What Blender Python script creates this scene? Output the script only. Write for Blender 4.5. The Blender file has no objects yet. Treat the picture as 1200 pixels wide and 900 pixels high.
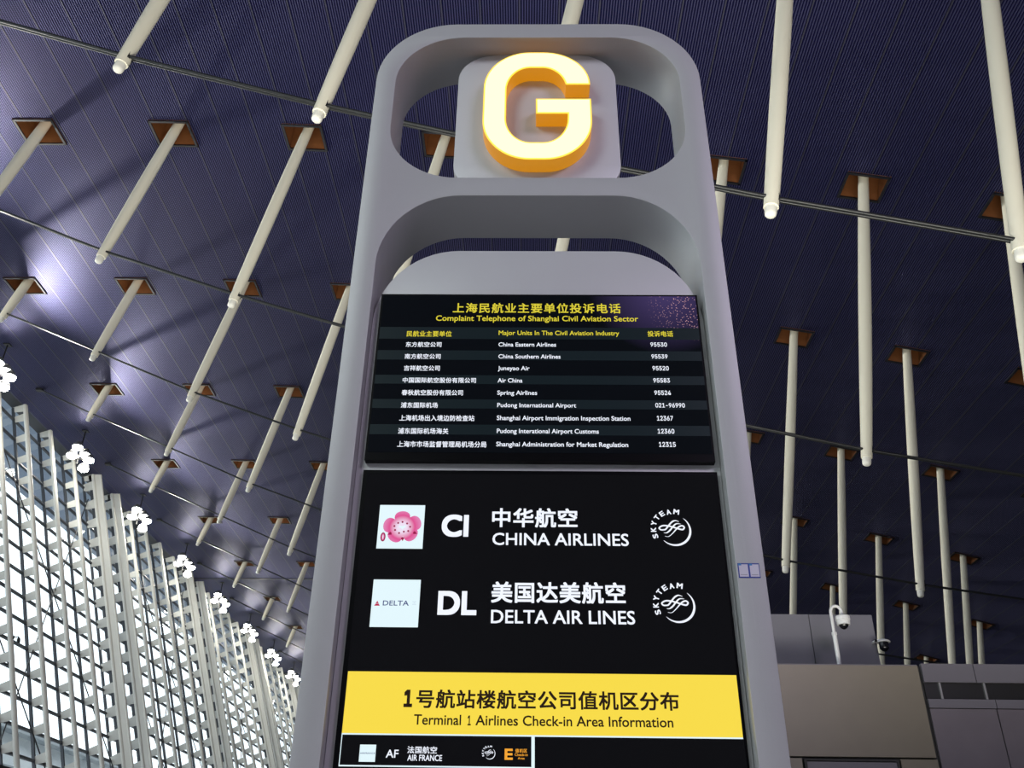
import bpy, bmesh, math, random
import numpy as np
from mathutils import Vector, Matrix

C = bpy.context.scene.collection
SC = bpy.context.scene

# ------------------------------------------------------------------ camera
cam_d = bpy.data.cameras.new('camera'); cam = bpy.data.objects.new('camera', cam_d); C.objects.link(cam)
f = 1066.0
yc = Vector((15, -625, f)).normalized()
zc = Vector((27, 1820, f)); zc = (zc - zc.dot(yc) * yc).normalized()
xc = yc.cross(zc)
if xc.x < 0: xc = -xc
# columns: camera right, up and back seen in world axes
cam.matrix_world = Matrix((
    (xc.x, xc.y, -xc.z, 0.0),
    (yc.x, yc.y, -yc.z, 0.0),
    (zc.x, zc.y, -zc.z, 1.6),
    (0, 0, 0, 1)))
cam_d.sensor_width = 36; cam_d.lens = 36 * f / 1200; cam_d.clip_end = 600; cam_d.clip_start = 0.05
SC.camera = cam

# ------------------------------------------------------------------ sky, added fill lights, exposure
world = bpy.data.worlds.new('World'); SC.world = world; world.use_nodes = True
bg = world.node_tree.nodes['Background']; bg.inputs[0].default_value = (0.86, 0.93, 1.0, 1); bg.inputs[1].default_value = 2.1
SC.view_settings.view_transform = 'Standard'; SC.view_settings.look = 'None'
SC.view_settings.exposure = 0.0; SC.view_settings.gamma = 1.0; SC.view_settings.use_curve_mapping = False

def area_light(name, loc, target, size, power, col, spread=180):
    d = bpy.data.lights.new(name, 'AREA'); d.shape = 'RECTANGLE'; d.size = size[0]; d.size_y = size[1]
    d.energy = power; d.color = col; d.spread = math.radians(spread)
    o = bpy.data.objects.new(name, d); C.objects.link(o); o.location = loc
    o.rotation_euler = (Vector(target) - Vector(loc)).to_track_quat('-Z', 'Y').to_euler()
    return o
area_light('hall_fill_left', (-8, -9, 12), (0, 2.9, 4), (5, 4), 700, (0.88, 1.0, 0.95))  # added fill for the pylon front, greenish from the left, no fixture
area_light('hall_fill_right', (8.5, -9, 11), (0, 2.9, 4), (5, 4), 800, (0.87, 0.74, 1.0))  # added lilac fill from the right, no fixture stands there
area_light('strut_fill_near', (0, 6.5, 0.9), (1, 17, 24), (26, 3), 2100, (1.0, 0.97, 0.86), 96)  # added below the view to brighten the near struts, not a hall lamp
area_light('aisle_fill', (-5, 24, 1.2), (-10, 42, 20), (20, 20), 2600, (1.0, 0.98, 0.92))  # added unseen fill for the far struts and the window wall

# ------------------------------------------------------------------ materials
MATS = {}
def mat(name, col, rough=0.5, metal=0.0, emit=None, strength=0.0, bump=None, vary=0.0, spec=0.5):
    m = bpy.data.materials.new(name); m.use_nodes = True
    nt = m.node_tree; b = nt.nodes['Principled BSDF']
    b.inputs['Base Color'].default_value = (*col, 1); b.inputs['Roughness'].default_value = rough
    b.inputs['Metallic'].default_value = metal; b.inputs['Specular IOR Level'].default_value = spec
    if emit:
        b.inputs['Emission Color'].default_value = (*emit, 1); b.inputs['Emission Strength'].default_value = strength
    if vary or bump:
        tc = nt.nodes.new('ShaderNodeTexCoord'); n = nt.nodes.new('ShaderNodeTexNoise')
        n.inputs['Scale'].default_value = bump[0] if bump else 3.0; n.inputs['Detail'].default_value = 5
        nt.links.new(tc.outputs['Object'], n.inputs['Vector'])
        if vary:
            mx = nt.nodes.new('ShaderNodeMix'); mx.data_type = 'RGBA'
            mx.inputs[6].default_value = (*[c * (1 - vary) for c in col], 1); mx.inputs[7].default_value = (*[min(1, c * (1 + vary)) for c in col], 1)
            nt.links.new(n.outputs['Fac'], mx.inputs[0]); nt.links.new(mx.outputs[2], b.inputs['Base Color'])
        if bump:
            bp = nt.nodes.new('ShaderNodeBump'); bp.inputs['Strength'].default_value = bump[1]; bp.inputs['Distance'].default_value = 0.01
            nt.links.new(n.outputs['Fac'], bp.inputs['Height']); nt.links.new(bp.outputs[0], b.inputs['Normal'])
    MATS[name] = m
    return m
def srgb(r, g, b):
    return tuple(((c / 255 + 0.055) / 1.055) ** 2.4 if c > 10 else c / 255 / 12.92 for c in (r, g, b))
mat('frame_paint', (0.47, 0.47, 0.475), 0.48, 0.2, bump=(240, 0.05), vary=0.03)
mat('plate_paint', (0.56, 0.56, 0.57), 0.45, 0.15)
mat('letter_face', (0, 0, 0), 0.9, emit=(1.0, 0.90, 0.56), strength=1.35)
mat('letter_halo', (0.6, 0.4, 0.05), 0.5, emit=(1.0, 0.66, 0.06), strength=1.1)
mat('letter_side', (0.35, 0.13, 0.01), 0.4, emit=(0.60, 0.24, 0.006), strength=0.8)
mat('bezel', (0.003, 0.003, 0.004), 0.3, spec=0.12)
mat('txt_white', (0, 0, 0), 1, emit=(0.86, 0.9, 1.0), strength=1.05)
mat('txt_yellow', (0, 0, 0), 1, emit=srgb(238, 222, 60), strength=0.85)
mat('txt_dark', (0, 0, 0), 1, emit=srgb(35, 22, 8), strength=1)
mat('txt_orange', (0, 0, 0), 1, emit=srgb(245, 165, 50), strength=1)
mat('txt_navy', (0, 0, 0), 1, emit=srgb(70, 80, 130), strength=1)
mat('txt_red', (0, 0, 0), 1, emit=srgb(185, 40, 80), strength=1)
mat('txt_pale', (0, 0, 0), 1, emit=srgb(190, 205, 225), strength=1)
mat('stripe', (0, 0, 0), 0.3, emit=srgb(18, 28, 33), strength=1, spec=0.2)
mat('tile_white', (0, 0, 0), 0.5, emit=srgb(226, 246, 252), strength=1)
mat('band_yellow', (0.02, 0.02, 0), 0.5, emit=srgb(246, 217, 66), strength=1)
mat('screen_black', (0.004, 0.004, 0.004), 0.12, emit=srgb(9, 9, 12), strength=1, spec=0.3)
mat('petal', (0, 0, 0), 1, emit=srgb(224, 110, 165), strength=1)
mat('petal_dark', (0, 0, 0), 1, emit=srgb(150, 20, 70), strength=1)
mat('rib_metal', (0.095, 0.095, 0.20), 0.42, 0.85)
mat('groove_navy', (0.0015, 0.0015, 0.03), 0.5, 0.0, spec=0.15)
mat('seam_metal', (0.12, 0.12, 0.17), 0.4, 0.9)
mat('recess_wood', (0.23, 0.085, 0.027), 0.6, vary=0.25)
mat('recess_lip', (0.012, 0.012, 0.016), 0.5, 0.3)
mat('strut_paint', (0.74, 0.71, 0.58), 0.42, 0.0)
mat('strut_cap', (0.70, 0.69, 0.62), 0.5, 0.0)
mat('dark_steel', (0.03, 0.03, 0.032), 0.4, 0.5)
mat('cable_steel', (0.016, 0.017, 0.018), 0.4, 0.2)
mat('wall_tube', (0.66, 0.65, 0.60), 0.4, 0.0)
mat('wall_plate', (0.58, 0.58, 0.54), 0.5, 0.0)
mat('mullion_dark', (0.045, 0.05, 0.06), 0.45, 0.3)
mat('lamp_housing', (0.25, 0.25, 0.25), 0.4, 0.5)
mat('lamp_lens', (1, 1, 0.9), 0.5, emit=(1.0, 0.97, 0.86), strength=80)
mat('slab_grey', (0.13, 0.128, 0.15), 0.5, vary=0.06)
mat('stone_beige', (0.145, 0.125, 0.092), 0.35, vary=0.08)
mat('stone_grey', (0.12, 0.104, 0.12), 0.3, vary=0.15)
mat('fascia', (0.105, 0.098, 0.115), 0.45)
mat('vent_dark', (0.012, 0.012, 0.012), 0.3)
mat('joint_black', (0.01, 0.01, 0.01), 0.6)
mat('cctv_white', (0.6, 0.6, 0.6), 0.35)
mat('cctv_dome', (0.006, 0.006, 0.008), 0.08)
mat('sticker_blue', srgb(40, 60, 150), 0.4)
mat('sticker_white', srgb(205, 200, 215), 0.5)
mat('sticker_cyan', srgb(60, 130, 190), 0.5)
mat('floor_stone', (0.42, 0.41, 0.40), 0.25, vary=0.06)
mat('hall_wall', (0.16, 0.16, 0.18), 0.7)
mat('soffit', (0.30, 0.36, 0.46), 0.6)
mat('awning', (0.16, 0.035, 0.02), 0.5)
mat('outside_wall', (0.80, 0.83, 0.84), 0.8)
mat('outside_dark', (0.35, 0.38, 0.40), 0.7)

def glass_mat():
    m = bpy.data.materials.new('window_glass'); m.use_nodes = True; nt = m.node_tree; nt.nodes.clear()
    o = nt.nodes.new('ShaderNodeOutputMaterial'); mx = nt.nodes.new('ShaderNodeMixShader'); t = nt.nodes.new('ShaderNodeBsdfTransparent')
    g = nt.nodes.new('ShaderNodeBsdfGlossy'); fr = nt.nodes.new('ShaderNodeFresnel')
    t.inputs[0].default_value = (0.93, 0.98, 0.98, 1); g.inputs['Roughness'].default_value = 0.03; fr.inputs[0].default_value = 1.45
    nt.links.new(fr.outputs[0], mx.inputs[0]); nt.links.new(t.outputs[0], mx.inputs[1]); nt.links.new(g.outputs[0], mx.inputs[2]); nt.links.new(mx.outputs[0], o.inputs[0])
    MATS['window_glass'] = m
glass_mat()

def screen_mat():   # what the upper screen shows behind its table: black, a violet glow with sparks in its upper right corner
    m = mat('screen_notice', (0.003, 0.003, 0.004), 0.12, spec=0.25); nt = m.node_tree; b = nt.nodes['Principled BSDF']
    tc = nt.nodes.new('ShaderNodeTexCoord')
    def dist(p, r0, r1):
        d = nt.nodes.new('ShaderNodeVectorMath'); d.operation = 'DISTANCE'; d.inputs[1].default_value = p
        nt.links.new(tc.outputs['Object'], d.inputs[0])
        mr = nt.nodes.new('ShaderNodeMapRange'); mr.inputs[1].default_value = r0; mr.inputs[2].default_value = r1
        mr.inputs[3].default_value = 1; mr.inputs[4].default_value = 0; nt.links.new(d.outputs['Value'], mr.inputs[0]); return mr
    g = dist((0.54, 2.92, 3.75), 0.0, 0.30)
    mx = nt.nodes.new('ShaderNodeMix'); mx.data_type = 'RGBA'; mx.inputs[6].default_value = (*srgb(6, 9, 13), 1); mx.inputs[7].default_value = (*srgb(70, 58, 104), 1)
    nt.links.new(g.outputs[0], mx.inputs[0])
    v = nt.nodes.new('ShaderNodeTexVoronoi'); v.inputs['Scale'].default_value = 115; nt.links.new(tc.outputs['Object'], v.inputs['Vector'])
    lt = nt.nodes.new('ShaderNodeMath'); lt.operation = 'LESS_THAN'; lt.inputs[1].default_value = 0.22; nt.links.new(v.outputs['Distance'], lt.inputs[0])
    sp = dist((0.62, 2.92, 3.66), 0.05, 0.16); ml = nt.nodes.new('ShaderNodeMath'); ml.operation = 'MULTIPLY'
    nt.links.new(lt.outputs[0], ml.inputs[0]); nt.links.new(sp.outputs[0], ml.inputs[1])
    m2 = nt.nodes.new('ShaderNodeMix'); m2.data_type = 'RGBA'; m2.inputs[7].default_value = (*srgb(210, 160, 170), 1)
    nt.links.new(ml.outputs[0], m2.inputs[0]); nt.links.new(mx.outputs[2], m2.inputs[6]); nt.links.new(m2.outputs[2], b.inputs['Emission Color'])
    b.inputs['Emission Strength'].default_value = 1
screen_mat()

def petal_mat():    # pink print that fades to white towards the flower's middle
    m = mat('petal_print', (0, 0, 0), 1); nt = m.node_tree; b = nt.nodes['Principled BSDF']
    tc = nt.nodes.new('ShaderNodeTexCoord'); d = nt.nodes.new('ShaderNodeVectorMath'); d.operation = 'LENGTH'
    nt.links.new(tc.outputs['Object'], d.inputs[0])
    r = nt.nodes.new('ShaderNodeValToRGB'); e = r.color_ramp.elements
    mr = nt.nodes.new('ShaderNodeMapRange'); mr.inputs[2].default_value = 0.062; nt.links.new(d.outputs['Value'], mr.inputs[0]); nt.links.new(mr.outputs[0], r.inputs[0])
    e[0].position = 0.25; e[0].color = (*srgb(240, 225, 245), 1); e[1].position = 0.7; e[1].color = (*srgb(222, 80, 145), 1)
    k = e.new(1.0); k.color = (*srgb(225, 130, 180), 1)
    nt.links.new(r.outputs[0], b.inputs['Emission Color']); b.inputs['Emission Strength'].default_value = 1
petal_mat()

# ------------------------------------------------------------------ helpers
class MB:
    """collects faces and links them as one mesh object"""
    def __init__(s): s.v = []; s.f = []; s.m = []
    def quad(s, a, b, c, d, mi=0):
        n = len(s.v); s.v += [tuple(a), tuple(b), tuple(c), tuple(d)]; s.f.append((n, n+1, n+2, n+3)); s.m.append(mi)
    def box(s, lo, hi, mi=0):
        x0, y0, z0 = lo; x1, y1, z1 = hi
        s.hexa([(x0,y0,z0),(x1,y0,z0),(x1,y1,z0),(x0,y1,z0),(x0,y0,z1),(x1,y0,z1),(x1,y1,z1),(x0,y1,z1)], mi)
    def hexa(s, p, mi=0):
        n = len(s.v); s.v += [tuple(q) for q in p]
        for q in ((0,3,2,1),(4,5,6,7),(0,1,5,4),(1,2,6,5),(2,3,7,6),(3,0,4,7)): s.f.append(tuple(n+i for i in q)); s.m.append(mi)
    def beam(s, a, b, w, h, up, mi=0):
        """box from a to b, w across (a->b x up), h along up"""
        a = Vector(a); b = Vector(b); d = (b - a).normalized(); u = Vector(up); u = (u - u.dot(d) * d).normalized(); r = d.cross(u)
        r = r * w / 2; u = u * h / 2
        s.hexa([a-r-u, a+r-u, b+r-u, b-r-u, a-r+u, a+r+u, b+r+u, b-r+u], mi)
    def tube(s, pts, rad, n=10, cap=True, mi=0):
        pts = [Vector(p) for p in pts]; rad = rad if isinstance(rad, (list, tuple)) else [rad] * len(pts); base = len(s.v); u = None
        for i, p in enumerate(pts):
            d = (pts[min(i+1, len(pts)-1)] - pts[max(i-1, 0)]).normalized()
            if u is None: u = Vector((0, 1, 0)) if abs(d.y) < 0.9 else Vector((1, 0, 0))
            u = (u - u.dot(d) * d).normalized(); w = d.cross(u)
            for k in range(n):
                t = 2 * math.pi * k / n; s.v.append(tuple(p + rad[i] * (math.cos(t) * u + math.sin(t) * w)))
        for i in range(len(pts) - 1):
            for k in range(n):
                a = base + i*n + k; b = base + i*n + (k+1) % n
                s.f.append((a, b, b + n, a + n)); s.m.append(mi)
        if cap:
            s.f.append(tuple(base + k for k in range(n))[::-1]); s.m.append(mi)
            s.f.append(tuple(base + (len(pts)-1)*n + k for k in range(n))); s.m.append(mi)
    def mesh(s, name, mats, smooth=None):
        me = bpy.data.meshes.new(name); me.from_pydata(s.v, [], s.f)
        for m in ([mats] if isinstance(mats, str) else mats): me.materials.append(MATS[m])
        me.polygons.foreach_set('material_index', s.m)
        if smooth:
            me.polygons.foreach_set('use_smooth', [True] * len(s.f)); me.set_sharp_from_angle(angle=math.radians(smooth))
        me.update(); return me
    def build(s, name, mats, parent=None, smooth=None, loc=None):
        return link(name, s.mesh(name, mats, smooth), parent, loc)
def link(name, data, parent=None, loc=None):
    o = bpy.data.objects.new(name, data); C.objects.link(o)
    if parent: o.parent = parent
    if loc is not None: o.location = loc
    return o
def tag(o, label=None, cat=None, group=None, kind=None):
    if label: o['label'] = label
    if cat: o['category'] = cat
    if group: o['group'] = group
    if kind: o['kind'] = kind
    return o
def thing(name, label, cat, loc=(0,0,0), group=None):
    o = bpy.data.objects.new(name, None); C.objects.link(o); o.location = loc; o.empty_display_size = 0.2
    return tag(o, label, cat, group)
def rel(o, p):                                       # a world point in the frame of an unrotated empty
    return Vector(p) - o.location
def from_curve(name, loops, y0, y1, m, parent=None, bevel=0.0, smooth=35):
    """flat outline(s) in the XZ plane (first the outer one, then holes) extruded from y0 to y1"""
    cu = bpy.data.curves.new(name, 'CURVE'); cu.dimensions = '2D'; cu.fill_mode = 'BOTH'
    cu.extrude = (y1 - y0) / 2 - bevel; cu.bevel_depth = bevel; cu.bevel_resolution = 1; cu.offset = -bevel
    for lp in loops:
        sp = cu.splines.new('POLY'); sp.points.add(len(lp) - 1); sp.use_cyclic_u = True
        for i, (x, z) in enumerate(lp): sp.points[i].co = (x, z, 0, 1)
    o = bpy.data.objects.new(name + '_curve', cu); C.objects.link(o)
    dg = bpy.context.evaluated_depsgraph_get(); me = bpy.data.meshes.new_from_object(o.evaluated_get(dg))
    bpy.data.objects.remove(o); bpy.data.curves.remove(cu); me.name = name
    for v in me.vertices:
        x, z, y = v.co; v.co = (x, (y0 + y1) / 2 - y, z)
    me.materials.clear(); me.materials.append(MATS[m])
    bm = bmesh.new(); bm.from_mesh(me); bmesh.ops.remove_doubles(bm, verts=bm.verts, dist=1e-5); bmesh.ops.recalc_face_normals(bm, faces=bm.faces); bm.to_mesh(me); bm.free()
    me.polygons.foreach_set('use_smooth', [True] * len(me.polygons)); me.set_sharp_from_angle(angle=math.radians(smooth))
    return link(name, me, parent)
def rrect(x0, x1, z0, z1, rx, rz=None, corners=(1,1,1,1), n=14, e=2.0):
    """rounded rectangle, anticlockwise from the lower right corner; corners = bottom-right, top-right, top-left, bottom-left"""
    rz = rz or rx; out = []
    for q, (cx, cz, sx, sz) in enumerate(((x1,z0,-1,1),(x1,z1,-1,-1),(x0,z1,1,-1),(x0,z0,1,1))):
        if not corners[q]: out.append((cx, cz)); continue
        ox, oz = cx + sx * rx, cz + sz * rz; a0 = -90 + 90 * q
        for k in range(n + 1):
            t = math.radians(a0 + 90 * k / n); c, s_ = math.cos(t), math.sin(t)
            out.append((ox + rx * math.copysign(abs(c) ** (2/e), c), oz + rz * math.copysign(abs(s_) ** (2/e), s_)))
    return out

U = 9.0                                               # one bay between two roof cables
def V(x, y, z): return Vector((x * U, y * U, z * U + 1.6))
CP = [-3.77448085e-05, 5.23354097e-04, -3.26506152e-04, -3.17830610e-02, -1.07997319e-01, 2.50278431]
def ceil_z(x): return float(np.polyval(CP, x))

# ------------------------------------------------------------------ the hall
YB, YF, XR = -4.0, 17.0, 6.6                          # back end, far end, right side of the hall (in bays)
X_EDGE = -3.075
m = MB(); m.box((X_EDGE*U - 8, YB*U, -0.3), (XR*U, YF*U, 0.0)); tag(m.build('floor', 'floor_stone'), kind='structure')
m = MB(); m.box((X_EDGE*U, YB*U - 0.4, 0), (XR*U, YB*U, 26.5)); tag(m.build('wall_back', 'hall_wall'), kind='structure')
m = MB(); m.box((X_EDGE*U, YF*U, 0), (XR*U, YF*U + 0.4, 26.5)); tag(m.build('wall_far', 'hall_wall'), kind='structure')
m = MB(); m.box((XR*U, YB*U, 0), (XR*U + 0.4, YF*U, ceil_z(XR)*U + 1.9)); tag(m.build('wall_right', 'hall_wall'), kind='structure')

# ceiling: a deck above, ribbed panels below it, square recesses where the struts go through
PW = 0.1267; NR = 15
cols_top = {1:-2.43, 2:-1.894, 3:-1.371, 4:-.859, 5:-.326, 6:.20, 7:.723, 8:1.227, 9:1.725, 10:2.241, 11:2.746, 12:3.244, 13:3.74}
cols_end = {1:(-2.494,2.393), 2:(-2.002,2.18), 3:(-1.513,1.965), 4:(-1.011,1.777), 5:(-.5,1.606), 6:(.012,1.455), 7:(.525,1.317),
            8:(1.033,1.198), 9:(1.549,1.104), 10:(2.06,1.03), 11:(2.57,.975), 12:(3.07,.94), 13:(3.57,.91)}
ROWS = range(1, 13)
HX, HY0, HY1 = 0.074, 0.462, 0.588
deck = MB(); n = 60
xs = [X_EDGE + (XR - X_EDGE) * i / n for i in range(n + 1)]
for i in range(n):
    a, b = xs[i], xs[i+1]; za, zb = ceil_z(a) + 0.16, ceil_z(b) + 0.16
    deck.hexa([V(a,YB,za), V(b,YB,zb), V(b,YF,zb), V(a,YF,za), V(a,YB,za+.04), V(b,YB,zb+.04), V(b,YF,zb+.04), V(a,YF,za+.04)])
deck.box((X_EDGE*U, YB*U, 25.0), (X_EDGE*U + .3, YF*U, 26.6))
ceiling = tag(deck.build('ceiling', 'hall_wall'), kind='structure')

def runs(x):
    """the stretches of Y at this X that are not cut out by a recess"""
    for c, cx in cols_top.items():
        if abs(x - cx) < HX:
            out = []; y = YB
            for r in ROWS: out.append((y, r + HY0)); y = r + HY1
            return out + [(y, YF)]
    return [(YB, YF)]
npan = int((XR - X_EDGE) / PW)
for i in range(npan):
    x0 = X_EDGE + i * PW; mb = MB(); p = PW / NR; dz = 0.0034; prof = []
    # seam: a shallow metal bead in a gap, then fifteen ribs
    for k in range(NR):
        a = x0 + k * p
        if k == 0: prof += [(a, dz, a + p*.12, dz, 1), (a + p*.12, dz, a + p*.12, -.0006, 2), (a + p*.12, -.0006, a + p*.62, -.0006, 2), (a + p*.62, -.0006, a + p*.62, dz, 2), (a + p*.62, dz, a + p, dz, 1)]
        else: prof += [(a, dz, a + p*.3, dz, 1), (a + p*.3, dz, a + p*.3, 0, 0), (a + p*.3, 0, a + p*.7, 0, 0), (a + p*.7, 0, a + p*.7, dz, 0), (a + p*.7, dz, a + p, dz, 1)]
    for (xa, da, xb, db, mi) in prof:
        za, zb = ceil_z(xa) + da, ceil_z(xb) + db
        for (ya, yb) in runs((xa + xb) / 2): mb.quad(V(xa,ya,za), V(xa,yb,za), V(xb,yb,zb), V(xb,ya,zb), mi)
    mb.build('ceiling_panel', ['rib_metal', 'groove_navy', 'seam_metal'], ceiling)

for c, cx in cols_top.items():                        # recesses: brown lining, steel lip
    hx, y0, y1, h = HX*U, 0, (HY1-HY0)*U, 1.25; mb = MB(); t = .03
    mb.box((-hx-t, y0-t, 0), (-hx, y1+t, h)); mb.box((hx, y0-t, 0), (hx+t, y1+t, h))
    mb.box((-hx, y0-t, 0), (hx, y0, h)); mb.box((-hx, y1, 0), (hx, y1+t, h)); mb.box((-hx-t, y0-t, h), (hx+t, y1+t, h+t))
    w = .05
    mb.box((-hx-t, y0-t, -.05), (-hx+w, y1+t, 0), 1); mb.box((hx-w, y0-t, -.05), (hx+t, y1+t, 0), 1)
    mb.box((-hx-t, y0-t, -.05), (hx+t, y0+w, 0), 1); mb.box((-hx-t, y1-w, -.05), (hx+t, y1+t, 0), 1)
    me = mb.mesh('ceiling_recess', ['recess_wood', 'recess_lip']); sl = math.atan((ceil_z(cx+.05) - ceil_z(cx-.05)) / .1)
    for r in ROWS:
        o = link('ceiling_recess', me, ceiling, V(cx, r + HY0, ceil_z(cx))); o.rotation_euler = (0, -sl, 0)
for yj in (1.98, 7.93, 13.9):                            # transverse joints of the ceiling
    mb = MB()
    for i in range(n):
        a, b = xs[i], xs[i+1]; za, zb = ceil_z(a), ceil_z(b)
        if yj > 3: mb.hexa([V(a,yj,za-.004), V(b,yj,zb-.004), V(b,yj+.016,zb-.004), V(a,yj+.016,za-.004), V(a,yj,za+.002), V(b,yj,zb+.002), V(b,yj+.016,zb+.002), V(a,yj+.016,za+.002)])
    if mb.v: mb.build('joint_strip', 'dark_steel', ceiling)

# ------------------------------------------------------------------ roof struts and their cables
row_words = {1:'nearest', 2:'second nearest', 3:'third nearest', 4:'fourth nearest', 5:'fifth nearest', 6:'sixth nearest', 7:'seventh nearest',
             8:'eighth nearest', 9:'ninth nearest', 10:'tenth nearest', 11:'second farthest', 12:'farthest'}
nth = ['', 'second ', 'third ', 'fourth ', 'fifth ', 'sixth ', 'seventh ']
SEEN = {1:[4,5,6,7,8], 2:[2,3,4,5,6,7,8,9], 3:[1,2,3,4,8,9], 4:[1,2,3,9,10], 5:[1,2,3,9,10,11], 6:[1,2,10,11,12], 7:[1,2,12], 8:[1], 9:[1]}
BEHIND = {3:(5,7), 4:(4,8), 5:(4,8), 6:(3,9), 7:(3,9), 8:(2,8), 9:(2,8)}
def end_y(r): return r + 0.5247
for c in cols_end:
    ex, ez = cols_end[c]; a = V(ex, 0, ez); tx = cols_top[c]; b = V(tx, 0.0, ceil_z(tx)); d = (b - a).normalized(); L = (b - a).length + 0.9
    sh = MB(); pts = []; rad = []
    for k in range(9):
        t = k / 8; pts.append(d * (0.24 + (L - 0.24) * t)); rad.append(0.150 + 0.036 * math.sin(math.pi * min(1, t * 1.05)) ** 0.8 + 0.012 * t)
    sh.tube(pts, rad, 16)
    shaft = sh.mesh('shaft', 'strut_paint', 50)
    cp = MB(); r0 = .118
    cp.tube([d*q for q in (0.0, .015, .045, .10, .30)], [r0*.35, r0*.68, r0*.92, r0, r0], 14); cap = cp.mesh('end_cap', 'strut_cap', 60)
    cl = MB(); cl.box((.10, -.10, .36), (.22, .10, .62)); clamp = cl.mesh('cable_clamp', 'dark_steel')
    for r in ROWS:
        seen = SEEN.get(r, []); w = row_words[r]
        if c in seen:
            if c == 6: where = {1:'rising above the top edge of the sign pylon', 2:'glimpsed through the lower opening of the sign pylon'}[r]
            elif (r, c) == (2, 5): where = 'seen through the opening left of the letter G'
            elif (r, c) == (2, 7): where = 'half hidden by the upper right edge of the sign pylon'
            elif c < 6:
                k = [q for q in seen if q < 6 and (r, q) != (2, 5)]; where = f"{['leftmost', 'second from the left', 'third from the left', 'fourth from the left'][k.index(c)]} on the {w} cable"
            else:
                k = [q for q in seen if q > 6 and (r, q) != (2, 7)]; where = f"{['first', 'second', 'third'][k.index(c)]} right of the pylon on the {w} cable"
            lab, grp = f"cream tubular roof strut, {where}", 'cream roof struts hanging from the ceiling'
        elif r in BEHIND and BEHIND[r][0] <= c <= BEHIND[r][1]:
            lab, grp = f"cream roof strut behind the sign pylon, {['first','second','third','fourth','fifth','sixth','seventh'][c - BEHIND[r][0]]} hidden on the {w} cable", f"roof struts behind the pylon on the {w} cable"
        else: continue
        o = thing('roof_strut', lab, 'strut', V(ex, end_y(r), ez), grp)
        link('shaft', shaft, o); link('end_cap', cap, o); link('cable_clamp', clamp, o)

cxs = [-2.815] + [cols_end[c][0] for c in cols_end] + [4.3]
czs = [ceil_z(-2.815) - .005] + [cols_end[c][1] + .052 for c in cols_end] + [.93]
cxs = [x + (.010 if 0 < i < len(cxs)-1 else 0) for i, x in enumerate(cxs)]
for r in range(1, 11):
    o = thing('roof_cable', f"dark double steel cable slung under the ceiling, the {row_words[r]} one", 'cable', V(-2.815, end_y(r), czs[0]), 'steel cables under the roof')
    for dy in (-1, 1):
        mb = MB(); mb.tube([rel(o, V(x, end_y(r), z) + Vector((0, dy * .052, dy*.014))) for x, z in zip(cxs, czs)], .038, 8)
        mb.build('steel_rod', 'cable_steel', o, 60)
    mb = MB(); mb.box((-.22, -.12, -.06), (.12, .12, .12)); mb.build('anchor', 'dark_steel', o)

# ------------------------------------------------------------------ window wall on the left
WX = lambda z: -2.998 - (0.3257 / 0.9455) * (z - 2.6)
def W(y, z, off=0.0):
    """point on the plane of the tubes, moved outwards (towards the glass) by off"""
    return V(WX(z) - off * 0.9455, y, z - off * 0.3257)
NOUT = Vector((-0.9455, 0, -0.3257)); UPW = Vector((-0.3257, 0, 0.9455))
TY = lambda k: 4.385 + 0.331 * (k - 1)
K0, K1 = -18, 37
THICK = {k for k in range(-30, 40) if (k - 5) % 6 in (0, 1)}
GZ = 0.07
nodes = [2.5228 - 0.1339 * j for j in range(20)]; ZB = -0.165
base = MB(); base.beam(W(TY(K0), ZB, GZ) - Vector((0,0,0)), W(TY(K1), ZB, GZ), .9, .3, (0, 0, 1))
wall = tag(base.build('wall_left', 'slab_grey'), kind='structure')
top = MB(); top.beam(W(TY(K0), 2.612, .035), W(TY(K1), 2.612, .035), .75, .12, NOUT.cross(Vector((0,1,0)))); top.build('head_rail', 'mullion_dark', wall)
tube_me = {}
for k in range(K0, K1 + 1):
    y = TY(k); a, b = W(y, ZB), W(y, 2.602); L = (b - a).length
    key = k in THICK
    if key not in tube_me:
        mb = MB(); mb.tube([(0,0,0), UPW * L], .115, 10); tube_me[key, 0] = mb.mesh('column_tube', 'wall_tube', 50)
        mb = MB()
        for s, q in ((.035, 0), (-.035, 0)): mb.beam(-NOUT*.24 + Vector((0,s,0)), -NOUT*.24 + Vector((0,s,0)) + UPW*L, .025, .30, NOUT)
        tube_me[key, 1] = mb.mesh('web_plate', 'wall_tube')
        mb = MB(); mb.tube([-NOUT*.43, -NOUT*.43 + UPW*L], .07, 8); tube_me[key, 2] = mb.mesh('flange_tube', 'wall_tube', 50)
        mb = MB(); mb.beam((0,0,0), UPW * L, .11, .13, NOUT); tube_me[key, 3] = mb.mesh('mullion', 'mullion_dark')
        tube_me[key] = 1
    link('column_tube', tube_me[key, 0], wall, a)
    if key:
        mb = MB(); mb.beam(NOUT*.20, NOUT*.20 + UPW*L, .06, .16, NOUT); mb.build('back_strip', 'mullion_dark', wall, None, a)
    if key: link('web_plate', tube_me[key, 1], wall, a); link('flange_tube', tube_me[key, 2], wall, a)
    link('mullion', tube_me[key, 3], wall, W(y, ZB, GZ))
for j, z in enumerate(nodes):
    mb = MB(); mb.beam(W(TY(K0), z - .0, GZ), W(TY(K1), z, GZ), .10, .12, NOUT); mb.build('transom', 'mullion_dark', wall)
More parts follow.
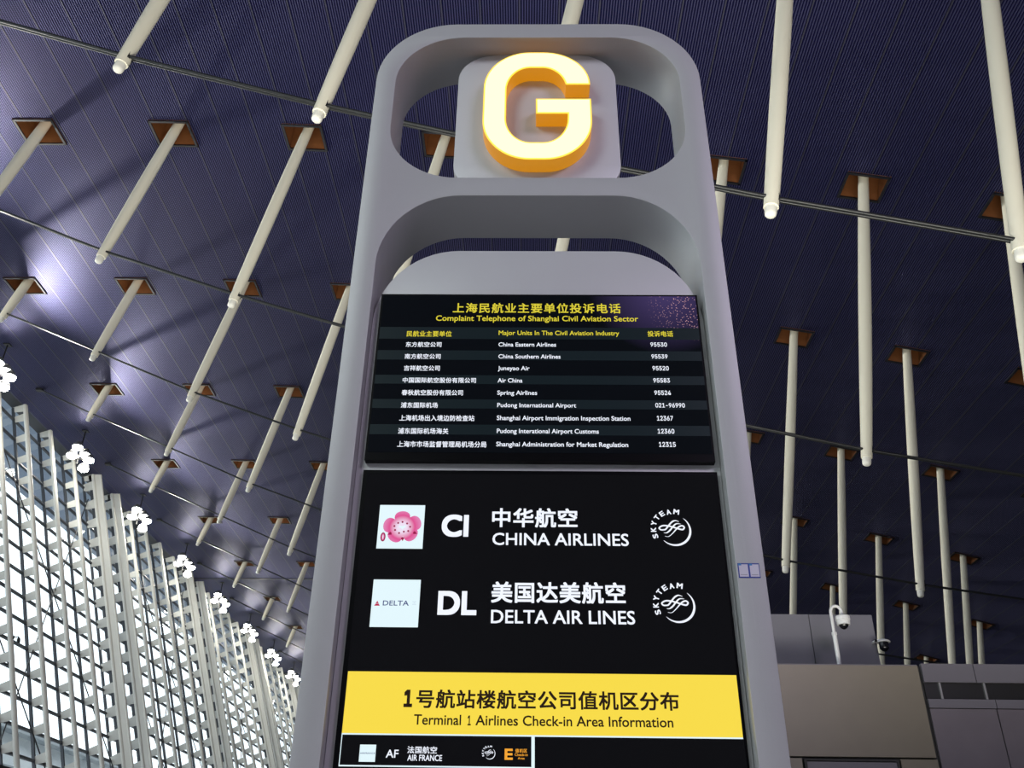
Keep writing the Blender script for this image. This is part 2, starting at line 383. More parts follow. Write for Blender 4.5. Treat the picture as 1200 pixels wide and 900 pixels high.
# bracket plates between tube and mullion: single parts where they show large, one joined part elsewhere
def plate(h, thick):
    mb = MB(); L = GZ * U
    p = [NOUT*0 - UPW*h/2, NOUT*L - UPW*h*.36, NOUT*L + UPW*h*.36, NOUT*0 + UPW*h/2]; t = Vector((0, thick/2, 0))
    mb.hexa([p[0]-t, p[1]-t, p[1]+t, p[0]+t, p[3]-t, p[2]-t, p[2]+t, p[3]+t]); return mb
pm = {False: plate(.46, .05).mesh('bracket_plate', 'wall_plate'), True: plate(.62, .12).mesh('bracket_plate', 'wall_plate')}
rest = MB()
for k in range(K0, K1 + 1):
    for j, z in enumerate(nodes):
        if 1 <= k <= 13 and j < 16: link('bracket_plate', pm[k in THICK], wall, W(TY(k), z))
        else:
            q = plate(  .62 if k in THICK else .46, .12 if k in THICK else .05); o = W(TY(k), z); nn = len(rest.v)
            rest.v += [tuple(Vector(v) + o) for v in q.v]; rest.f += [tuple(nn + i for i in fc) for fc in q.f]; rest.m += q.m
    q = MB(); t = Vector((0, .03, 0)); a0, a1, b0, b1 = W(TY(k), 2.602), W(TY(k), 2.56), W(TY(k), 2.62, GZ), W(TY(k), 2.575, GZ)
    rest.hexa([a1-t, b1-t, b1+t, a1+t, a0-t, b0-t, b0+t, a0+t])
tag(rest.build('bracket_plates', 'wall_plate', wall), kind='stuff')
# panes
zs = [2.66] + nodes + [ZB]; gr = MB()
def pane_pts(k, j):
    g = .006; y0, y1 = TY(k) + g, TY(k+1) - g; z1, z0 = zs[j] - g, zs[j+1] + g; return [W(y0,z0,GZ+.002), W(y1,z0,GZ+.002), W(y1,z1,GZ+.002), W(y0,z1,GZ+.002)]
p0 = pane_pts(1, 3); pmesh = MB(); pmesh.quad(*[p - p0[0] for p in p0]); pme = pmesh.mesh('pane', 'window_glass')
for k in range(K0, K1):
    for j in range(len(zs) - 1):
        p = pane_pts(k, j)
        if 1 <= k <= 12 and 1 <= j <= 16: link('pane', pme, wall, p[0])
        else: gr.quad(*p)
tag(gr.build('glazing', 'window_glass', wall), kind='stuff')
# crossed tie rods in front of the glass
def rod(y0, z0, y1, z1):
    mb = MB(); mb.tube([W(y0, z0, .04), W(y1, z1, .04)], .028, 6); mb.build('tie_rod', 'dark_steel', wall)
sl = (2.297 - .724) / (5.707 - 4.495); s2 = (2.053 - .594) / (5.436 - 4.309)
for b in range(-4, 6):
    y = 4.40 + 1.986 * b
    rod(y - .05, 2.42, y + 1.30, 2.42 - sl * 1.35); rod(y + 1.28, 2.42, y + 1.28 - 1.5, 2.42 - s2 * 1.5)
    rod(y - .05, 1.15, y + .95, -.15)
# eaves outside, terrace and pale blocks across the road
mb = MB(); mb.hexa([V(-3.80,YB,2.70), V(-3.10,YB,2.66), V(-3.10,YF,2.66), V(-3.80,YF,2.70), V(-3.80,YB,2.78), V(-3.10,YB,2.80), V(-3.10,YF,2.80), V(-3.80,YF,2.78)])
tag(mb.build('trim_1', 'soffit'), kind='structure')
mb = MB(); mb.box((-160, -120, -6.4), (-28, 400, -6)); tag(mb.build('ground_outside', 'outside_wall'), kind='structure')

oc = thing('concourse_building', 'pale low building with thin dark roof bands outside the window wall', 'building', (-62, 120, -6))
mb = MB(); mb.box((-20, -85, 0), (8, 180, 23.5)); mb.build('body', 'outside_wall', oc)
for z_ in (10.0, 15.0, 19.5): mb = MB(); mb.box((8, -85, z_), (8.15, 180, z_ + 1.1)); mb.build('window_band', 'outside_dark', oc)
mb = MB(); mb.box((-20, -86, 23.5), (9.5, 181, 24.1)); mb.build('roof_edge', 'outside_dark', oc)

# ceiling spotlight clusters along the head of the window wall
order = ['leftmost and nearest', 'second', 'third', 'fourth', 'fifth', 'sixth', 'seventh', 'eighth', 'ninth', 'tenth']
heads = [(-.19, .58, .0), (-.42, .10, .05), (.38, .08, -.05), (.62, -.20, .0), (.44, -.72, .03)]
hm = MB(); hm.tube([(0,0,.27), (0,0,.10), (0,0,-.02)], [.12, .27, .285], 16); hmesh = hm.mesh('lamp_head', 'lamp_housing', 50)
lm = MB(); lm.tube([(0,0,-.02), (0,0,-.07), (0,0,-.15), (0,0,-.21), (0,0,-.235)], [.275, .28, .25, .16, .04], 16); lmesh = lm.mesh('lens', 'lamp_lens', 60)
for i in range(10):
    y = 3.05 + i if i else 3.05
    p = V(-2.775, y, 2.43)
    lab = 'glaring white spotlight cluster before the window wall, ' + ('out of view beyond the left edge' if i == 0 else f"{order[i-1]} of the receding row" if i > 1 else 'cut by the left edge of the view')
    o = thing('spotlight_cluster', lab, 'spotlight', p, 'spotlight clusters along the window wall')
    zt = ceil_z(-2.775) * U + 1.6 - p.z
    mb = MB(); mb.tube([(0,0,zt), (0,0,-.5)], .035, 8); mb.box((-.15,-.15,zt-.04), (.15,.15,zt)); mb.build('hanger', 'dark_steel', o)
    mb = MB(); mb.beam((-.45,0,.42), (.42,0,.42), .06, .06, (0,0,1)); mb.build('crossbar', 'dark_steel', o)
    mb = MB(); mb.beam((-.1,0,-.2), (.66,0,-.2), .06, .06, (0,0,1)); mb.build('crossbar', 'dark_steel', o)
    sd = bpy.data.lights.new('cluster_flood', 'SPOT'); sd.energy = 9500; sd.color = (1.0, .97, .88); sd.spot_size = math.radians(88); sd.spot_blend = 1; sd.shadow_soft_size = .15
    so = link('cluster_flood', sd, None, p + Vector((.6, -.3, -1.9))); so.rotation_euler = Vector((1, -.42, .20)).to_track_quat('-Z', 'Y').to_euler()
    for (hx_, hz_, hy_) in heads:
        h = link('lamp_head', hmesh, o, (hx_, hy_, hz_)); link('lens', lmesh, h)

# ------------------------------------------------------------------ the sign pylon
E0 = 1.6
py = thing('sign_pylon', 'tall silver-grey airport sign pylon with glowing yellow letter G on top', 'sign', (0.042, 3.04, 0))
def place(o): o.location = -Vector((0.042, 3.04, 0)); return o
out = rrect(-.703, .785, 0.0, 3.707 + E0, .36, .38, (0,1,1,0))
h1 = rrect(-.613, .690, 2.720 + E0, 3.611 + E0, .31, .30)
h2 = rrect(-.613, .690, 0.28, 2.619 + E0, .33, .36, (0,1,1,0))
place(from_curve('frame', [out, h1, h2], 2.90, 3.18, 'frame_paint', py, bevel=.003))
place(from_curve('backboard', [rrect(-.6115, .6885, 0.29, 2.368 + E0, .33, .36, (0,1,1,0))], 2.955, 3.17, 'plate_paint', py, bevel=.003))
lp = place(from_curve('letter_plate', [rrect(-.335, .411, 2.7205 + E0, 3.6105 + E0, .19, .17)], 3.0, 3.16, 'plate_paint', py, bevel=.004))
# the letter
def arc(cx, cz, rx, rz, a0, a1, n=16, e=2.0):
    o = []
    for k in range(n + 1):
        t = math.radians(a0 + (a1 - a0) * k / n); c, s = math.cos(t), math.sin(t)
        o.append((cx + rx * math.copysign(abs(c) ** (2/e), c), cz + E0 + rz * math.copysign(abs(s) ** (2/e), s)))
    return o
RX, RZ = .212, .238; rx, rz = .112, .150
G = [(.2827, 3.217 + E0)]
G += arc(.2833 - RX, 2.8446 + RZ, RX, RZ, 0, -90) + arc(-.2072 + RX, 2.8446 + RZ, RX, RZ, -90, -180)
G += arc(-.2072 + RX, 3.5277 - RZ, RX, RZ, 180, 90) + arc(.2815 - RX, 3.5277 - .2152, RX, .2152, 90, 0)
G += [(.1734, 3.3125 + E0)] + arc(.1736 - rx, 3.4249 - rz, rx, rz, 15, 90)[0:] + arc(-.1031 + rx, 3.4249 - rz, rx, rz, 90, 180)
G += arc(-.1031 + rx, 2.9449 + rz, rx, rz, 180, 270) + arc(.1750 - rx, 2.9449 + rz, rx, rz, 270, 360)
G += [(.1758, 3.1248 + E0), (.0333, 3.1248 + E0), (.0322, 3.2171 + E0)]
def inset(P, d):
    out_ = []
    for i in range(len(P)):
        a, b, c = Vector(P[i-1]), Vector(P[i]), Vector(P[(i+1) % len(P)]); e1, e2 = (b-a), (c-b)
        if e1.length < 1e-6 or e2.length < 1e-6: continue
        e1.normalize(); e2.normalize(); n1, n2 = Vector((e1.y, -e1.x)), Vector((e2.y, -e2.x)); q = (n1 + n2) / max(.5, 1 + n1.dot(n2)); out_.append(tuple(b + q * d))
    return out_
G = [p for i, p in enumerate(G) if (Vector(p) - Vector(G[i-1])).length > 1e-5]
g = from_curve('letter', [G], 2.9215, 2.9995, 'letter_side', lp); halo = from_curve('letter_halo', [G], 2.9180, 2.9215, 'letter_halo', lp)  # glowing yellow edge strip paints the halo round the lit face
gf = from_curve('letter_face', [inset(G, .0065)], 2.9168, 2.9182, 'letter_face', lp)

# ------------------------------------------------------------------ text
import os
try: FONT = bpy.data.fonts.load(os.path.join(bpy.utils.system_resource('DATAFILES'), 'fonts', 'Inter.woff2'))   # Blender's own interface font
except Exception: FONT = None
def lettering(items, y, parent, extrude=0.0006):
    """items: (string, x0, x1, z0, z1, colour key, bold) - filled outlines fitted into the given box, standing on the screen"""
    keys = {'w':'txt_white', 'y':'txt_yellow', 'k':'txt_dark', 'o':'txt_orange', 'n':'txt_navy'}
    tmp = []
    for it in items:
        cu = bpy.data.curves.new('t', 'FONT'); cu.body = it[0]; cu.resolution_u = 3 if it[4] - it[3] < .05 else 6
        cjk = ord(it[0][-1]) > 0x2000; cu.fill_mode = 'FRONT'
        if FONT and it[0][0].isdigit() and not cjk: cu.font = FONT
        if cjk: cu.space_character = 1.14 if len(it[0]) > 12 and it[0][0] == '上' and it[5] == 'y' else 1.05
        o = bpy.data.objects.new('t', cu); C.objects.link(o); tmp.append((o, it))
    dg = bpy.context.evaluated_depsgraph_get(); res = []
    for o, it in tmp:
        me = bpy.data.meshes.new_from_object(o.evaluated_get(dg)); cu = o.data
        co = np.empty(len(me.vertices) * 3); me.vertices.foreach_get('co', co); co = co.reshape(-1, 3)
        lo, hi = co.min(0), co.max(0); q = np.zeros_like(co)
        q[:,0] = it[1] + (co[:,0] - lo[0]) / (hi[0] - lo[0]) * (it[2] - it[1])
        q[:,2] = it[3] + (co[:,1] - lo[1]) / (hi[1] - lo[1]) * (it[4] - it[3]); q[:,1] = y
        cjk = ord(it[0][-1]) > 0x2000; em = (it[4] - it[3]) / (hi[1] - lo[1]); d = em * (it[6] if len(it) > 6 else ((.022 if cjk else .018) if it[4] - it[3] > .05 else (.015 if cjk else .012)))
        faces = [tuple(p.vertices) for p in me.polygons]; nv = len(q); vs = []; fs = []
        for i_, (ax, az) in enumerate((a_, b_) for a_ in (-d, 0, d) for b_ in (-d, 0, d)):           # bold weight
            k_ = q.copy(); k_[:,0] += ax; k_[:,2] += az; k_[:,1] -= i_ * 2e-5; vs += k_.tolist(); fs += [tuple(i_*nv + a for a in fc) for fc in faces]
        me = bpy.data.meshes.new('lettering'); me.from_pydata(vs, [], fs); me.materials.clear(); me.materials.append(MATS[keys[it[5]]]); me.name = 'lettering'; me.update()
        ob = link('lettering', me, parent); res.append(ob)
        bpy.data.objects.remove(o); bpy.data.curves.remove(cu)
    return res
def shape(name, pts, y, m, parent):
    """a flat printed shape: polygon in the XZ plane, a hair proud of the screen"""
    mb = MB(); mb.v = [(x, y, z) for x, z in pts]; mb.f = [tuple(range(len(pts)))]; mb.m = [0]
    return mb.build(name, m, parent)
def rect(x0, x1, z0, z1): return [(x0,z0),(x1,z0),(x1,z1),(x0,z1)]
def ribbon(pts, w, y, name, m, parent, taper=(.25, .25)):
    """a smooth stroke of varying width through the points"""
    P = [Vector((a, b)) for a, b in pts]; Q = []
    for i in range(len(P) - 1):
        p0, p1, p2, p3 = P[max(i-1,0)], P[i], P[i+1], P[min(i+2, len(P)-1)]
        for k in range(6):
            t = k / 6; Q.append(.5 * ((2*p1) + (p2-p0)*t + (2*p0-5*p1+4*p2-p3)*t*t + (3*p1-p0-3*p2+p3)*t**3))
    Q.append(P[-1]); mb = MB(); L = []; R_ = []
    for i, q in enumerate(Q):
        d = (Q[min(i+1,len(Q)-1)] - Q[max(i-1,0)]).normalized(); nrm = Vector((-d.y, d.x)); t = i / (len(Q)-1)
        ww = w * (taper[0] + (1-taper[0]) * min(1, t/.3)) * (taper[1] + (1-taper[1]) * min(1, (1-t)/.3)) / 2
        L.append(q + nrm*ww); R_.append(q - nrm*ww)
    for i in range(len(Q) - 1): mb.quad((R_[i].x,y,R_[i].y), (R_[i+1].x,y,R_[i+1].y), (L[i+1].x,y,L[i+1].y), (L[i].x,y,L[i].y))
    return mb

# upper display
d1 = thing('notice_display', 'black landscape screen listing complaint telephone numbers under a yellow heading', 'screen', (0.044, 2.94, 2.99), None)
def on(o, root):                                       # geometry written in world coordinates, parented to a root
    o.location = -root.location; return o
mb = MB(); mb.box((-.5797, 2.926, 2.999), (.6667, 2.9545, 3.7256)); bz = on(mb.build('bezel', 'bezel', d1), d1)
mb = MB(); mb.box((-.5717, 2.925, 3.030), (.6590, 2.9262, 3.718)); sc1 = on(mb.build('screen', 'screen_notice', d1), d1)
for z0, z1 in [(3.5138, 3.5678), (3.4193, 3.4614), (3.3134, 3.3515), (3.2092, 3.2473), (3.1013, 3.142)]:
    shape('table_stripe', rect(-.5717, .6590, z0, z1), 2.9245, 'stripe', sc1)
lettering([
    ('上海民航业主要单位投诉电话', -0.2928, 0.3621, 3.6356, 3.6816, 'y'),
    ('Complaint Telephone of Shanghai Civil Aviation Sector', -0.357, 0.4278, 3.5897, 3.6222, 'y'),
    ('民航业主要单位', -0.4663, -0.293, 3.5236, 3.5496, 'y'),
    ('Major Units In The Civil Aviation Industry', -0.1113, 0.3512, 3.526, 3.5524, 'y'),
    ('投诉电话', 0.4612, 0.5577, 3.5279, 3.553, 'y'),
    ('东方航空公司', -0.4661, -0.33, 3.4763, 3.4989, 'w'),
    ('China Eastern Airlines', -0.1109, 0.1083, 3.4799, 3.4979, 'w'),
    ('95530', 0.4689, 0.5309, 3.4824, 3.5003, 'w'),
    ('南方航空公司', -0.4662, -0.3304, 3.4225, 3.4451, 'w'),
    ('China Southern Airlines', -0.1102, 0.1245, 3.4261, 3.4442, 'w'),
    ('95539', 0.4693, 0.5289, 3.4287, 3.4467, 'w'),
    ('吉祥航空公司', -0.4656, -0.3305, 3.3699, 3.3929, 'w'),
    ('Juneyao Air', -0.111, 0.0075, 3.3683, 3.3916, 'w'),
    ('95520', 0.4698, 0.5299, 3.3763, 3.3946, 'w'),
    ('中国国际航空股份有限公司', -0.4665, -0.1926, 3.3174, 3.34, 'w'),
    ('Air China', -0.1109, -0.0188, 3.3203, 3.3384, 'w'),
    ('95583', 0.4695, 0.5301, 3.3235, 3.3416, 'w'),
    ('春秋航空股份有限公司', -0.4661, -0.239, 3.2637, 3.2867, 'w'),
    ('Spring Airlines', -0.1113, 0.0357, 3.262, 3.2854, 'w'),
    ('95524', 0.4698, 0.5299, 3.2702, 3.2885, 'w'),
    ('浦东国际机场', -0.4653, -0.3299, 3.2104, 3.233, 'w'),
    ('Pudong International Airport', -0.1102, 0.1788, 3.2096, 3.2325, 'w'),
    ('021-96990', 0.47, 0.5771, 3.2174, 3.2355, 'w'),
    ('上海机场出入境边防检查站', -0.4666, -0.193, 3.1564, 3.1801, 'w'),
    ('Shanghai Airport Immigration Inspection Station', -0.1106, 0.3748, 3.1557, 3.1797, 'w'),
    ('12367', 0.472, 0.5293, 3.1631, 3.182, 'w'),
    ('浦东国际机场海关', -0.4672, -0.2855, 3.103, 3.1263, 'w'),
    ('Pudong Interational Airport Customs', -0.1095, 0.2582, 3.1024, 3.126, 'w'),
    ('12360', 0.4712, 0.5302, 3.1102, 3.1287, 'w'),
    ('上海市市场监督管理局机场分局', -0.4662, -0.1465, 3.0499, 3.0735, 'w'),
    ('Shanghai Administration for Market Regulation', -0.1105, 0.3613, 3.0491, 3.073, 'w'),
    ('12315', 0.4721, 0.5309, 3.0567, 3.0756, 'w'),
], 2.9238, sc1)

# lower display
d2 = thing('airline_display', 'tall black screen showing airline rows and a yellow terminal information band', 'screen', (0.045, 2.945, 0.75), None)
mb = MB(); mb.box((-.5811, 2.939, .75), (.6713, 2.9545, 2.966)); on(mb.build('bezel', 'bezel', d2), d2)
mb = MB(); mb.box((-.566, 2.938, .77), (.663, 2.9392, 2.952)); sc2 = on(mb.build('screen', 'screen_black', d2), d2)
Yt = 2.9366
shape('yellow_band', rect(-.563, .6606, 2.080, 2.265), 2.9374, 'band_yellow', sc2)
shape('white_rule', rect(-.563, .6606, 2.0755, 2.080), 2.9373, 'tile_white', sc2)
shape('white_rule', rect(-.563, .0275, 1.985, 1.9893), 2.9373, 'tile_white', sc2)
shape('white_rule', rect(.0174, .0275, 1.60, 2.0755), 2.9373, 'tile_white', sc2)
shape('white_rule', rect(-.563, -.5605, 1.985, 2.0755), 2.9373, 'tile_white', sc2)
tag(shape('logo_tile', rect(-.510, -.353, 2.6727, 2.8314), 2.9374, 'tile_white', sc2), 'white square with a pink plum blossom logo')
tag(shape('logo_tile', rect(-.5087, -.3511, 2.406, 2.5646), 2.9374, 'tile_white', sc2), 'white square with red triangle and navy DELTA')
tag(shape('logo_tile', rect(-.5035, -.4543, 1.9985, 2.0474), 2.9374, 'tile_white', sc2), 'small white square with a thin AIRFRANCE line')
lettering([
    ('CI', -0.2881, -0.2028, 2.7195, 2.7935, 'w', .034),
    ('中华航空', -0.1177, 0.1725, 2.7538, 2.8216, 'w'),
    ('CHINA AIRLINES', -0.1158, 0.3456, 2.6885, 2.7313, 'w'),
    ('DL', -0.2869, -0.1667, 2.4509, 2.5237, 'w', .034),
    ('美国达美航空', -0.1145, 0.3242, 2.4904, 2.5594, 'w'),
    ('DELTA AIR LINES', -0.1142, 0.3523, 2.422, 2.4654, 'w'),
    ('1', -.3772, -.356, 2.1605, 2.2075, 'k', .03),
    ('号航站楼航空公司值机区分布', -.3402, .4734, 2.1565, 2.2107, 'k'),
    ('Terminal', -.3441, -.1996, 2.1066, 2.1364, 'k'),
    ('1', -.1783, -.1694, 2.1066, 2.1345, 'k'),
    ('Airlines Check-in Area Information', -.1539, .4515, 2.1066, 2.1364, 'k'),
    ('AF', -0.4223, -0.3851, 2.0113, 2.0333, 'w'),
    ('法国航空', -0.3581, -0.269, 2.0239, 2.0438, 'w'),
    ('AIR FRANCE', -0.3565, -0.2523, 2.0031, 2.0199, 'w'),
    ('E', -0.062, -0.0401, 2.01, 2.0389, 'o', .034),
    ('值机区', -0.0314, 0.0045, 2.0297, 2.0403, 'o'),
    ('Check-in', -0.0328, 0.0064, 2.02, 2.0272, 'o'),
    ('Area', -0.0232, -0.0031, 2.0104, 2.0169, 'o'),
    ('DELTA', -0.4711, -0.3863, 2.477, 2.4932, 'n'),
    ('AIRFRANCE', -0.5017, -0.4558, 2.0206, 2.025, 'n'),
], Yt, sc2)
def poly_tri(pts, m, nm='logo_mark', y=Yt): return shape(nm, pts, y, m, sc2)
# red triangle mark: two stacked pieces, and a faint emblem
poly_tri([(-.4994,2.4757),(-.4807,2.4757),(-.4835,2.4805),(-.490,2.4835),(-.4965,2.4805)], 'txt_red'); poly_tri([(-.4965,2.4815),(-.490,2.4843),(-.4838,2.4815),(-.490,2.4925)], 'txt_red')
for q in range(3): poly_tri(rect(-.3745 + .004*(q==1), -.3615 - .004*(q==1), 2.4808 + .0045*q, 2.4822 + .0045*q), 'txt_pale')
# plum blossom
pc = Vector((-.4273, 2.7488))
def petal(cx, cz, w, ang, y):
    """rounded petal, broad end outwards; geometry kept round the flower's middle for its printed fade"""
    pts = []
    for k in range(22):
        t = 2*math.pi*k/22; a = math.cos(t); b = math.sin(t) * w; rr = .0275
        px_, pz_ = a * rr, b * rr * (1 + .25 * a); ca, sa = math.cos(ang), math.sin(ang)
        pts.append((cx + px_*ca - pz_*sa, cz + px_*sa + pz_*ca))
    o = shape('petal', pts, 0, 'petal_print', sc2); o.location = (pc.x, y, pc.y); return o
for i, (cx, cz) in enumerate([(.0265,-.0210), (-.0190,-.0255), (-.0380,.0070), (.0370,.0140), (-.0014,.0320)]):
    petal(cx, cz, .95, math.atan2(cz, cx), Yt - .0001*i)
def dot(cx, cz, r_, m, y, n=10, rz_=None, nm='logo_mark'): return shape(nm, [(pc.x + cx + r_*math.cos(2*math.pi*k/n), pc.y + cz + (rz_ or r_)*math.sin(2*math.pi*k/n)) for k in range(n)], y, m, sc2)
for cx, cz in [(-.027,.0045),(-.0148,.0157),(-.0001,.0194),(.016,.014),(.0272,.0022),(.0218,-.013),(.0069,-.0156),(-.0089,-.0207),(-.0235,-.0098)]: dot(cx, cz, .0036, 'petal_dark', Yt - .0008, 8)
for cx, cz in [(-.0412,-.0237),(.0462,-.0203),(.0045,-.0425)]:
    a = math.atan2(cz, cx); shape('logo_mark', [(pc.x + cx + .0075*math.cos(a+t), pc.y + cz + .0075*math.sin(a+t)) for t in (0, 2.2, 3.14, -2.2)], Yt - .0007, 'petal_dark', sc2)
dot(-.0631, -.0348, .0088, 'petal_dark', Yt, 14, .0165); dot(-.0631, -.0348, .0050, 'petal', Yt - .0002, 12, .0120); dot(-.0631, -.0348, .0016, 'tile_white', Yt - .0003, 8, .0085)
# round alliance mark: crescent, woven swoosh, letters on an arc
def alliance(cx, cz, s):
    T = lambda p: (cx + p[0]*s, cz + p[1]*s)
    mb = MB(); n = 30
    for k in range(n):
        q = []
        for kk in (k, k+1):
            t = kk/n; a = math.radians(52 - (52+137)*t); w = .5 * .115 * math.sin(math.pi*min(1,max(0,t)))**.7 + .004; ex = -.10
            q.append((math.cos(a)*(.865 - w) + ex*0, math.sin(a)*(.865 - w), math.cos(a)*(.865 + w), math.sin(a)*(.865 + w)))
        (a0,b0,a1,b1),(c0,e0,c1,e1) = q; pts = [T((a0,b0)),T((c0,e0)),T((c1,e1)),T((a1,b1))]
        mb.quad(*[(x, Yt, z) for x, z in pts][::-1])
    S1 = [(-.598,.008),(-.47,.045),(-.291,.261),(-.109,.462),(.085,.552),(.286,.488)]; S2 = [(-.59,-.158),(-.424,-.157),(-.227,-.002),(-.067,.197),(.133,.366),(.379,.355)]
    S3 = [(-.542,-.355),(-.338,-.374),(-.118,-.198),(.062,0),(.242,.178),(.434,.254),(.55,.158),(.458,.034),(.253,.067),(-.008,.154),(-.333,.238),(-.622,.246),(-.818,.125),(-.742,.016),(-.598,.008)]
    for S, tp in ((S1,(.9,.15)),(S2,(.15,.15)),(S3,(.15,.9))):
        r = ribbon([T(p) for p in S], .085*s, Yt, 'x', '', None, tp); nn = len(mb.v); mb.v += r.v; mb.f += [tuple(nn+i for i in fc) for fc in r.f]; mb.m += r.m
    mb.build('alliance_mark', 'txt_white', sc2)
    L = [(-1.058,-.358),(-1.136,.013),(-1.09,.387),(-.902,.722),(-.614,.947),(-.24,1.05),(.187,1.066)]
    obs = lettering([(ch, -.115*s, .115*s, -.135*s, .135*s, 'w', .03) for ch in 'SKYTEAM'], Yt, sc2)
    for o, p, ch in zip(obs, L, 'SKYTEAM'):
        a = math.radians([106, 90, 74, 52, 33, 12, -10][L.index(p)])
        for v in o.data.vertices:
            x, z = v.co.x * (1.25 if ch == 'M' else 1), v.co.z; qx, qz = x*math.cos(a) - z*math.sin(a), x*math.sin(a) + z*math.cos(a)
            X_, Z_ = T(p); v.co = (X_ + qx, Yt, Z_ + qz)
alliance(.5039, 2.7467, .0625); alliance(.4945, 2.4850, .0625); alliance(-.1085, 2.0262, .0185)

# stickers on the right post (blue bordered, white panel, grey picture patch)
for i, (x0, x1, lab) in enumerate([(.6960, .7315, 'left one of two small blue-edged stickers on the pylon post'), (.7315, .7670, 'right one of two small blue-edged stickers on the pylon post')]):
    s = thing('sticker', lab, 'sticker', (x0, 2.8995, 2.568 - .0), 'stickers on the pylon post')
    mb = MB(); mb.box((0, -.0004, 0), (x1-x0, .0008, .050)); mb.build('backing', 'sticker_blue', s)
    mb = MB(); mb.box((.0035, -.0009, .004), (x1-x0-.0025, -.0003, .046)); mb.build('printed_panel', 'sticker_white', s)
    mb = MB(); mb.box((.002, -.0013, .042), (.012, -.0008, .048)); mb.build('corner_mark', 'sticker_cyan', s)
    mb = MB(); mb.box((.007, -.0013, .010), (x1-x0-.007, -.0008, .0115)); mb.build('caption_line', 'lamp_housing', s)

# ------------------------------------------------------------------ office block on the right
ob = thing('office_block', 'low grey and beige stone-clad office block right of the pylon', 'building', (5.0, 14.0, 0))
def part(nm, lo, hi, m_): mb = MB(); mb.box(lo, hi); return on(mb.build(nm, m_, ob), ob)
R0 = E0
part('core', (1.2, 14.06, 0), (14.5, 22, 3.33 + R0), 'joint_black')
part('roof_slab', (1.2, 14.0, 3.335 + R0), (5.87, 22, 3.348 + R0), 'fascia')
for x0, x1 in ((1.2, 3.30), (3.31, 5.875)): part('stone_panel', (x0, 14.0, 2.045 + R0), (x1, 14.05, 3.334 + R0), 'stone_beige')
for x0, x1 in ((1.2, 2.4), (2.42, 3.955), (5.36, 5.885)): part('stone_panel', (x0, 14.0, 0), (x1, 14.05, 2.018 + R0), 'stone_beige')
part('door_frame', (3.985, 13.99, 1.985 + R0), (5.335, 14.05, 2.012 + R0), 'joint_black'); part('door_frame', (3.985, 13.99, 0), (4.02, 14.05, 1.985 + R0), 'joint_black'); part('door_frame', (5.30, 13.99, 0), (5.335, 14.05, 1.985 + R0), 'joint_black')
part('door_panel', (4.02, 14.01, 0), (5.30, 14.05, 1.975 + R0), 'fascia')
for x0, x1 in ((5.925, 6.69), (6.70, 9.2), (9.21, 12.0)): part('fascia_panel', (x0, 13.98, 3.095 + R0), (x1, 14.05, 3.365 + R0), 'fascia')
for x0, x1 in ((5.925, 6.90), (6.91, 9.2), (9.21, 12.0)): part('fascia_panel', (x0, 13.98, 2.728 + R0), (x1, 14.05, 2.852 + R0), 'fascia')
for x0, x1 in ((5.93, 6.135), (6.165, 6.79), (6.82, 7.9), (7.93, 9.2), (9.23, 12.0)): part('vent_pane', (x0, 14.03, 2.856 + R0), (x1, 14.055, 3.092 + R0), 'vent_dark')
for x0 in (6.135, 6.79, 7.9, 9.2): part('vent_post', (x0, 14.0, 2.852 + R0), (x0 + .03, 14.055, 3.095 + R0), 'lamp_housing')
for x0, x1 in ((5.93, 6.893), (6.910, 7.87), (7.887, 8.85), (8.867, 9.83), (9.847, 10.8)):
    part('stone_panel', (x0, 14.0, 1.30 + R0), (x1, 14.05, 2.718 + R0), 'stone_grey'); part('stone_panel', (x0, 14.0, 0), (x1, 14.05, 1.285 + R0), 'stone_grey')
up = thing('rooftop_box', 'plain grey metal-clad plant box standing on the office block roof', 'building', (4.5, 15.0, 3.348 + R0))
mb = MB(); mb.box((1.5, 15.03, 3.350 + R0), (5.66, 19, 4.37 + R0)); on(mb.build('core', 'joint_black', up), up)
for x0, x1 in ((1.5, 3.1), (3.112, 4.668), (4.680, 5.714)): mb = MB(); mb.box((x0, 15.0, 3.350 + R0), (x1, 15.04, 4.392 + R0)); on(mb.build('cladding_panel', 'slab_grey', up), up)
mb = MB(); mb.box((5.665, 15.042, 3.350 + R0), (5.714, 19, 4.392 + R0)); on(mb.build('cladding_panel', 'slab_grey', up), up)

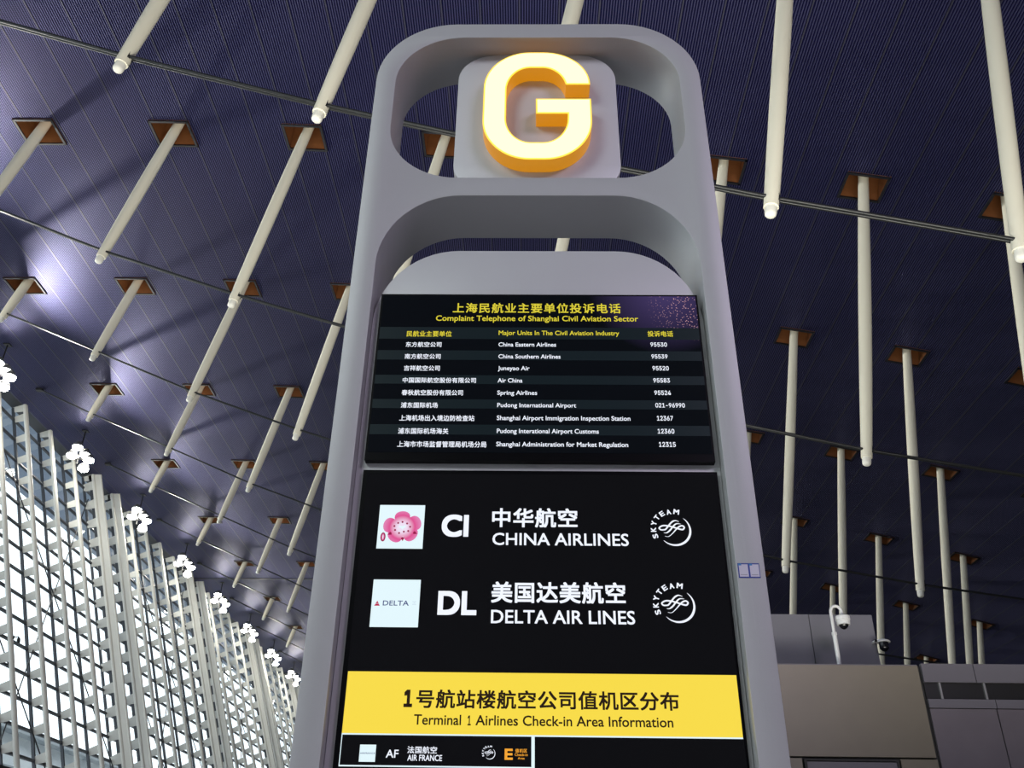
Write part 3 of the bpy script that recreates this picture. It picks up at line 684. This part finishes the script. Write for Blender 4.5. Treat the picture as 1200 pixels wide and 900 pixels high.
# dome camera on a gooseneck pole
cc = thing('dome_camera', 'white dome security camera hanging from a gooseneck pole on the block roof', 'camera', (4.815, 14.3, 3.366 + R0))
mb = MB(); top_z = .83
mb.tube([(0,0,0), (0,0,.52)], .034, 12); mb.tube([(0,0,.50), (0,0,.54)], .042, 12)
arcp = [(0,0,.52), (0,0,.80)] + [(.085 - .085*math.cos(a), 0, .86 + .10*math.sin(a)) for a in [i*math.pi/10 for i in range(0, 11)]] + [(.17, 0, .80)]
mb.tube(arcp, .024, 12); mb.box((-.08,-.08,0), (.08,.08,.015)); mb.build('pole', 'cctv_white', cc, 50)
mb = MB(); mb.tube([(.17,0,.82), (.17,0,.80), (.17,0,.79), (.17,0,.735), (.17,0,.73), (.17,0,.66)], [.05, .10, .112, .115, .108, .100], 20); mb.build('housing', 'cctv_white', cc, 40)
mb = MB(); mb.tube([(.17,0,.665), (.17,0,.645), (.17,0,.61), (.17,0,.59)], [.075, .07, .05, .015], 16); mb.build('dome', 'cctv_dome', cc, 60)
# second camera on the plant box corner
c2 = thing('dome_camera', 'small black dome camera with white cap at the rooftop box corner', 'camera', (5.77, 14.86, 3.69 + R0))
mb = MB(); mb.tube([(0,0,.27), (0,0,.24), (0,0,.215)], [.03, .10, .11], 16); mb.box((-.13,-.02,.23), (0,.02,.26)); mb.box((-.13,-.02,.23), (-.10,.145,.26)); mb.build('cap', 'cctv_white', c2, 50)
mb = MB(); mb.tube([(0,0,.215), (0,0,.12), (0,0,.09), (0,0,.07)], [.075, .072, .05, .015], 16); mb.build('dome', 'cctv_dome', c2, 50)
# small camera on the first window column
pw = W(TY(1), 1.13)
c3 = thing('bullet_camera', 'small black security camera on an arm clamped to the leftmost window column', 'camera', tuple(pw))
mb = MB(); mb.tube([(.13,-.02,.05), (.34,-.02,.09)], .022, 8); mb.box((.117,-.05,-.02), (.15,.02,.12)); mb.build('arm', 'dark_steel', c3)
mb = MB(); mb.tube([(.34,0,.07), (.36,0,-.02), (.40,0,-.20)], [.03, .075, .065], 12); mb.build('camera_body', 'cctv_dome', c3, 40)

# red-brown kiosk roof low on the left
kx = thing('red_kiosk', 'dark red-brown kiosk top at the bottom left corner', 'kiosk', (-14.4, 25, 0))
mb = MB(); mb.box((-2.5, 0, 0), (.72, 4, 4.78)); mb.build('body', 'awning', kx)
mb = MB(); mb.box((-2.5, .1, 4.78), (.55, 4, 4.90)); mb.build('roof_band', 'dark_steel', kx)
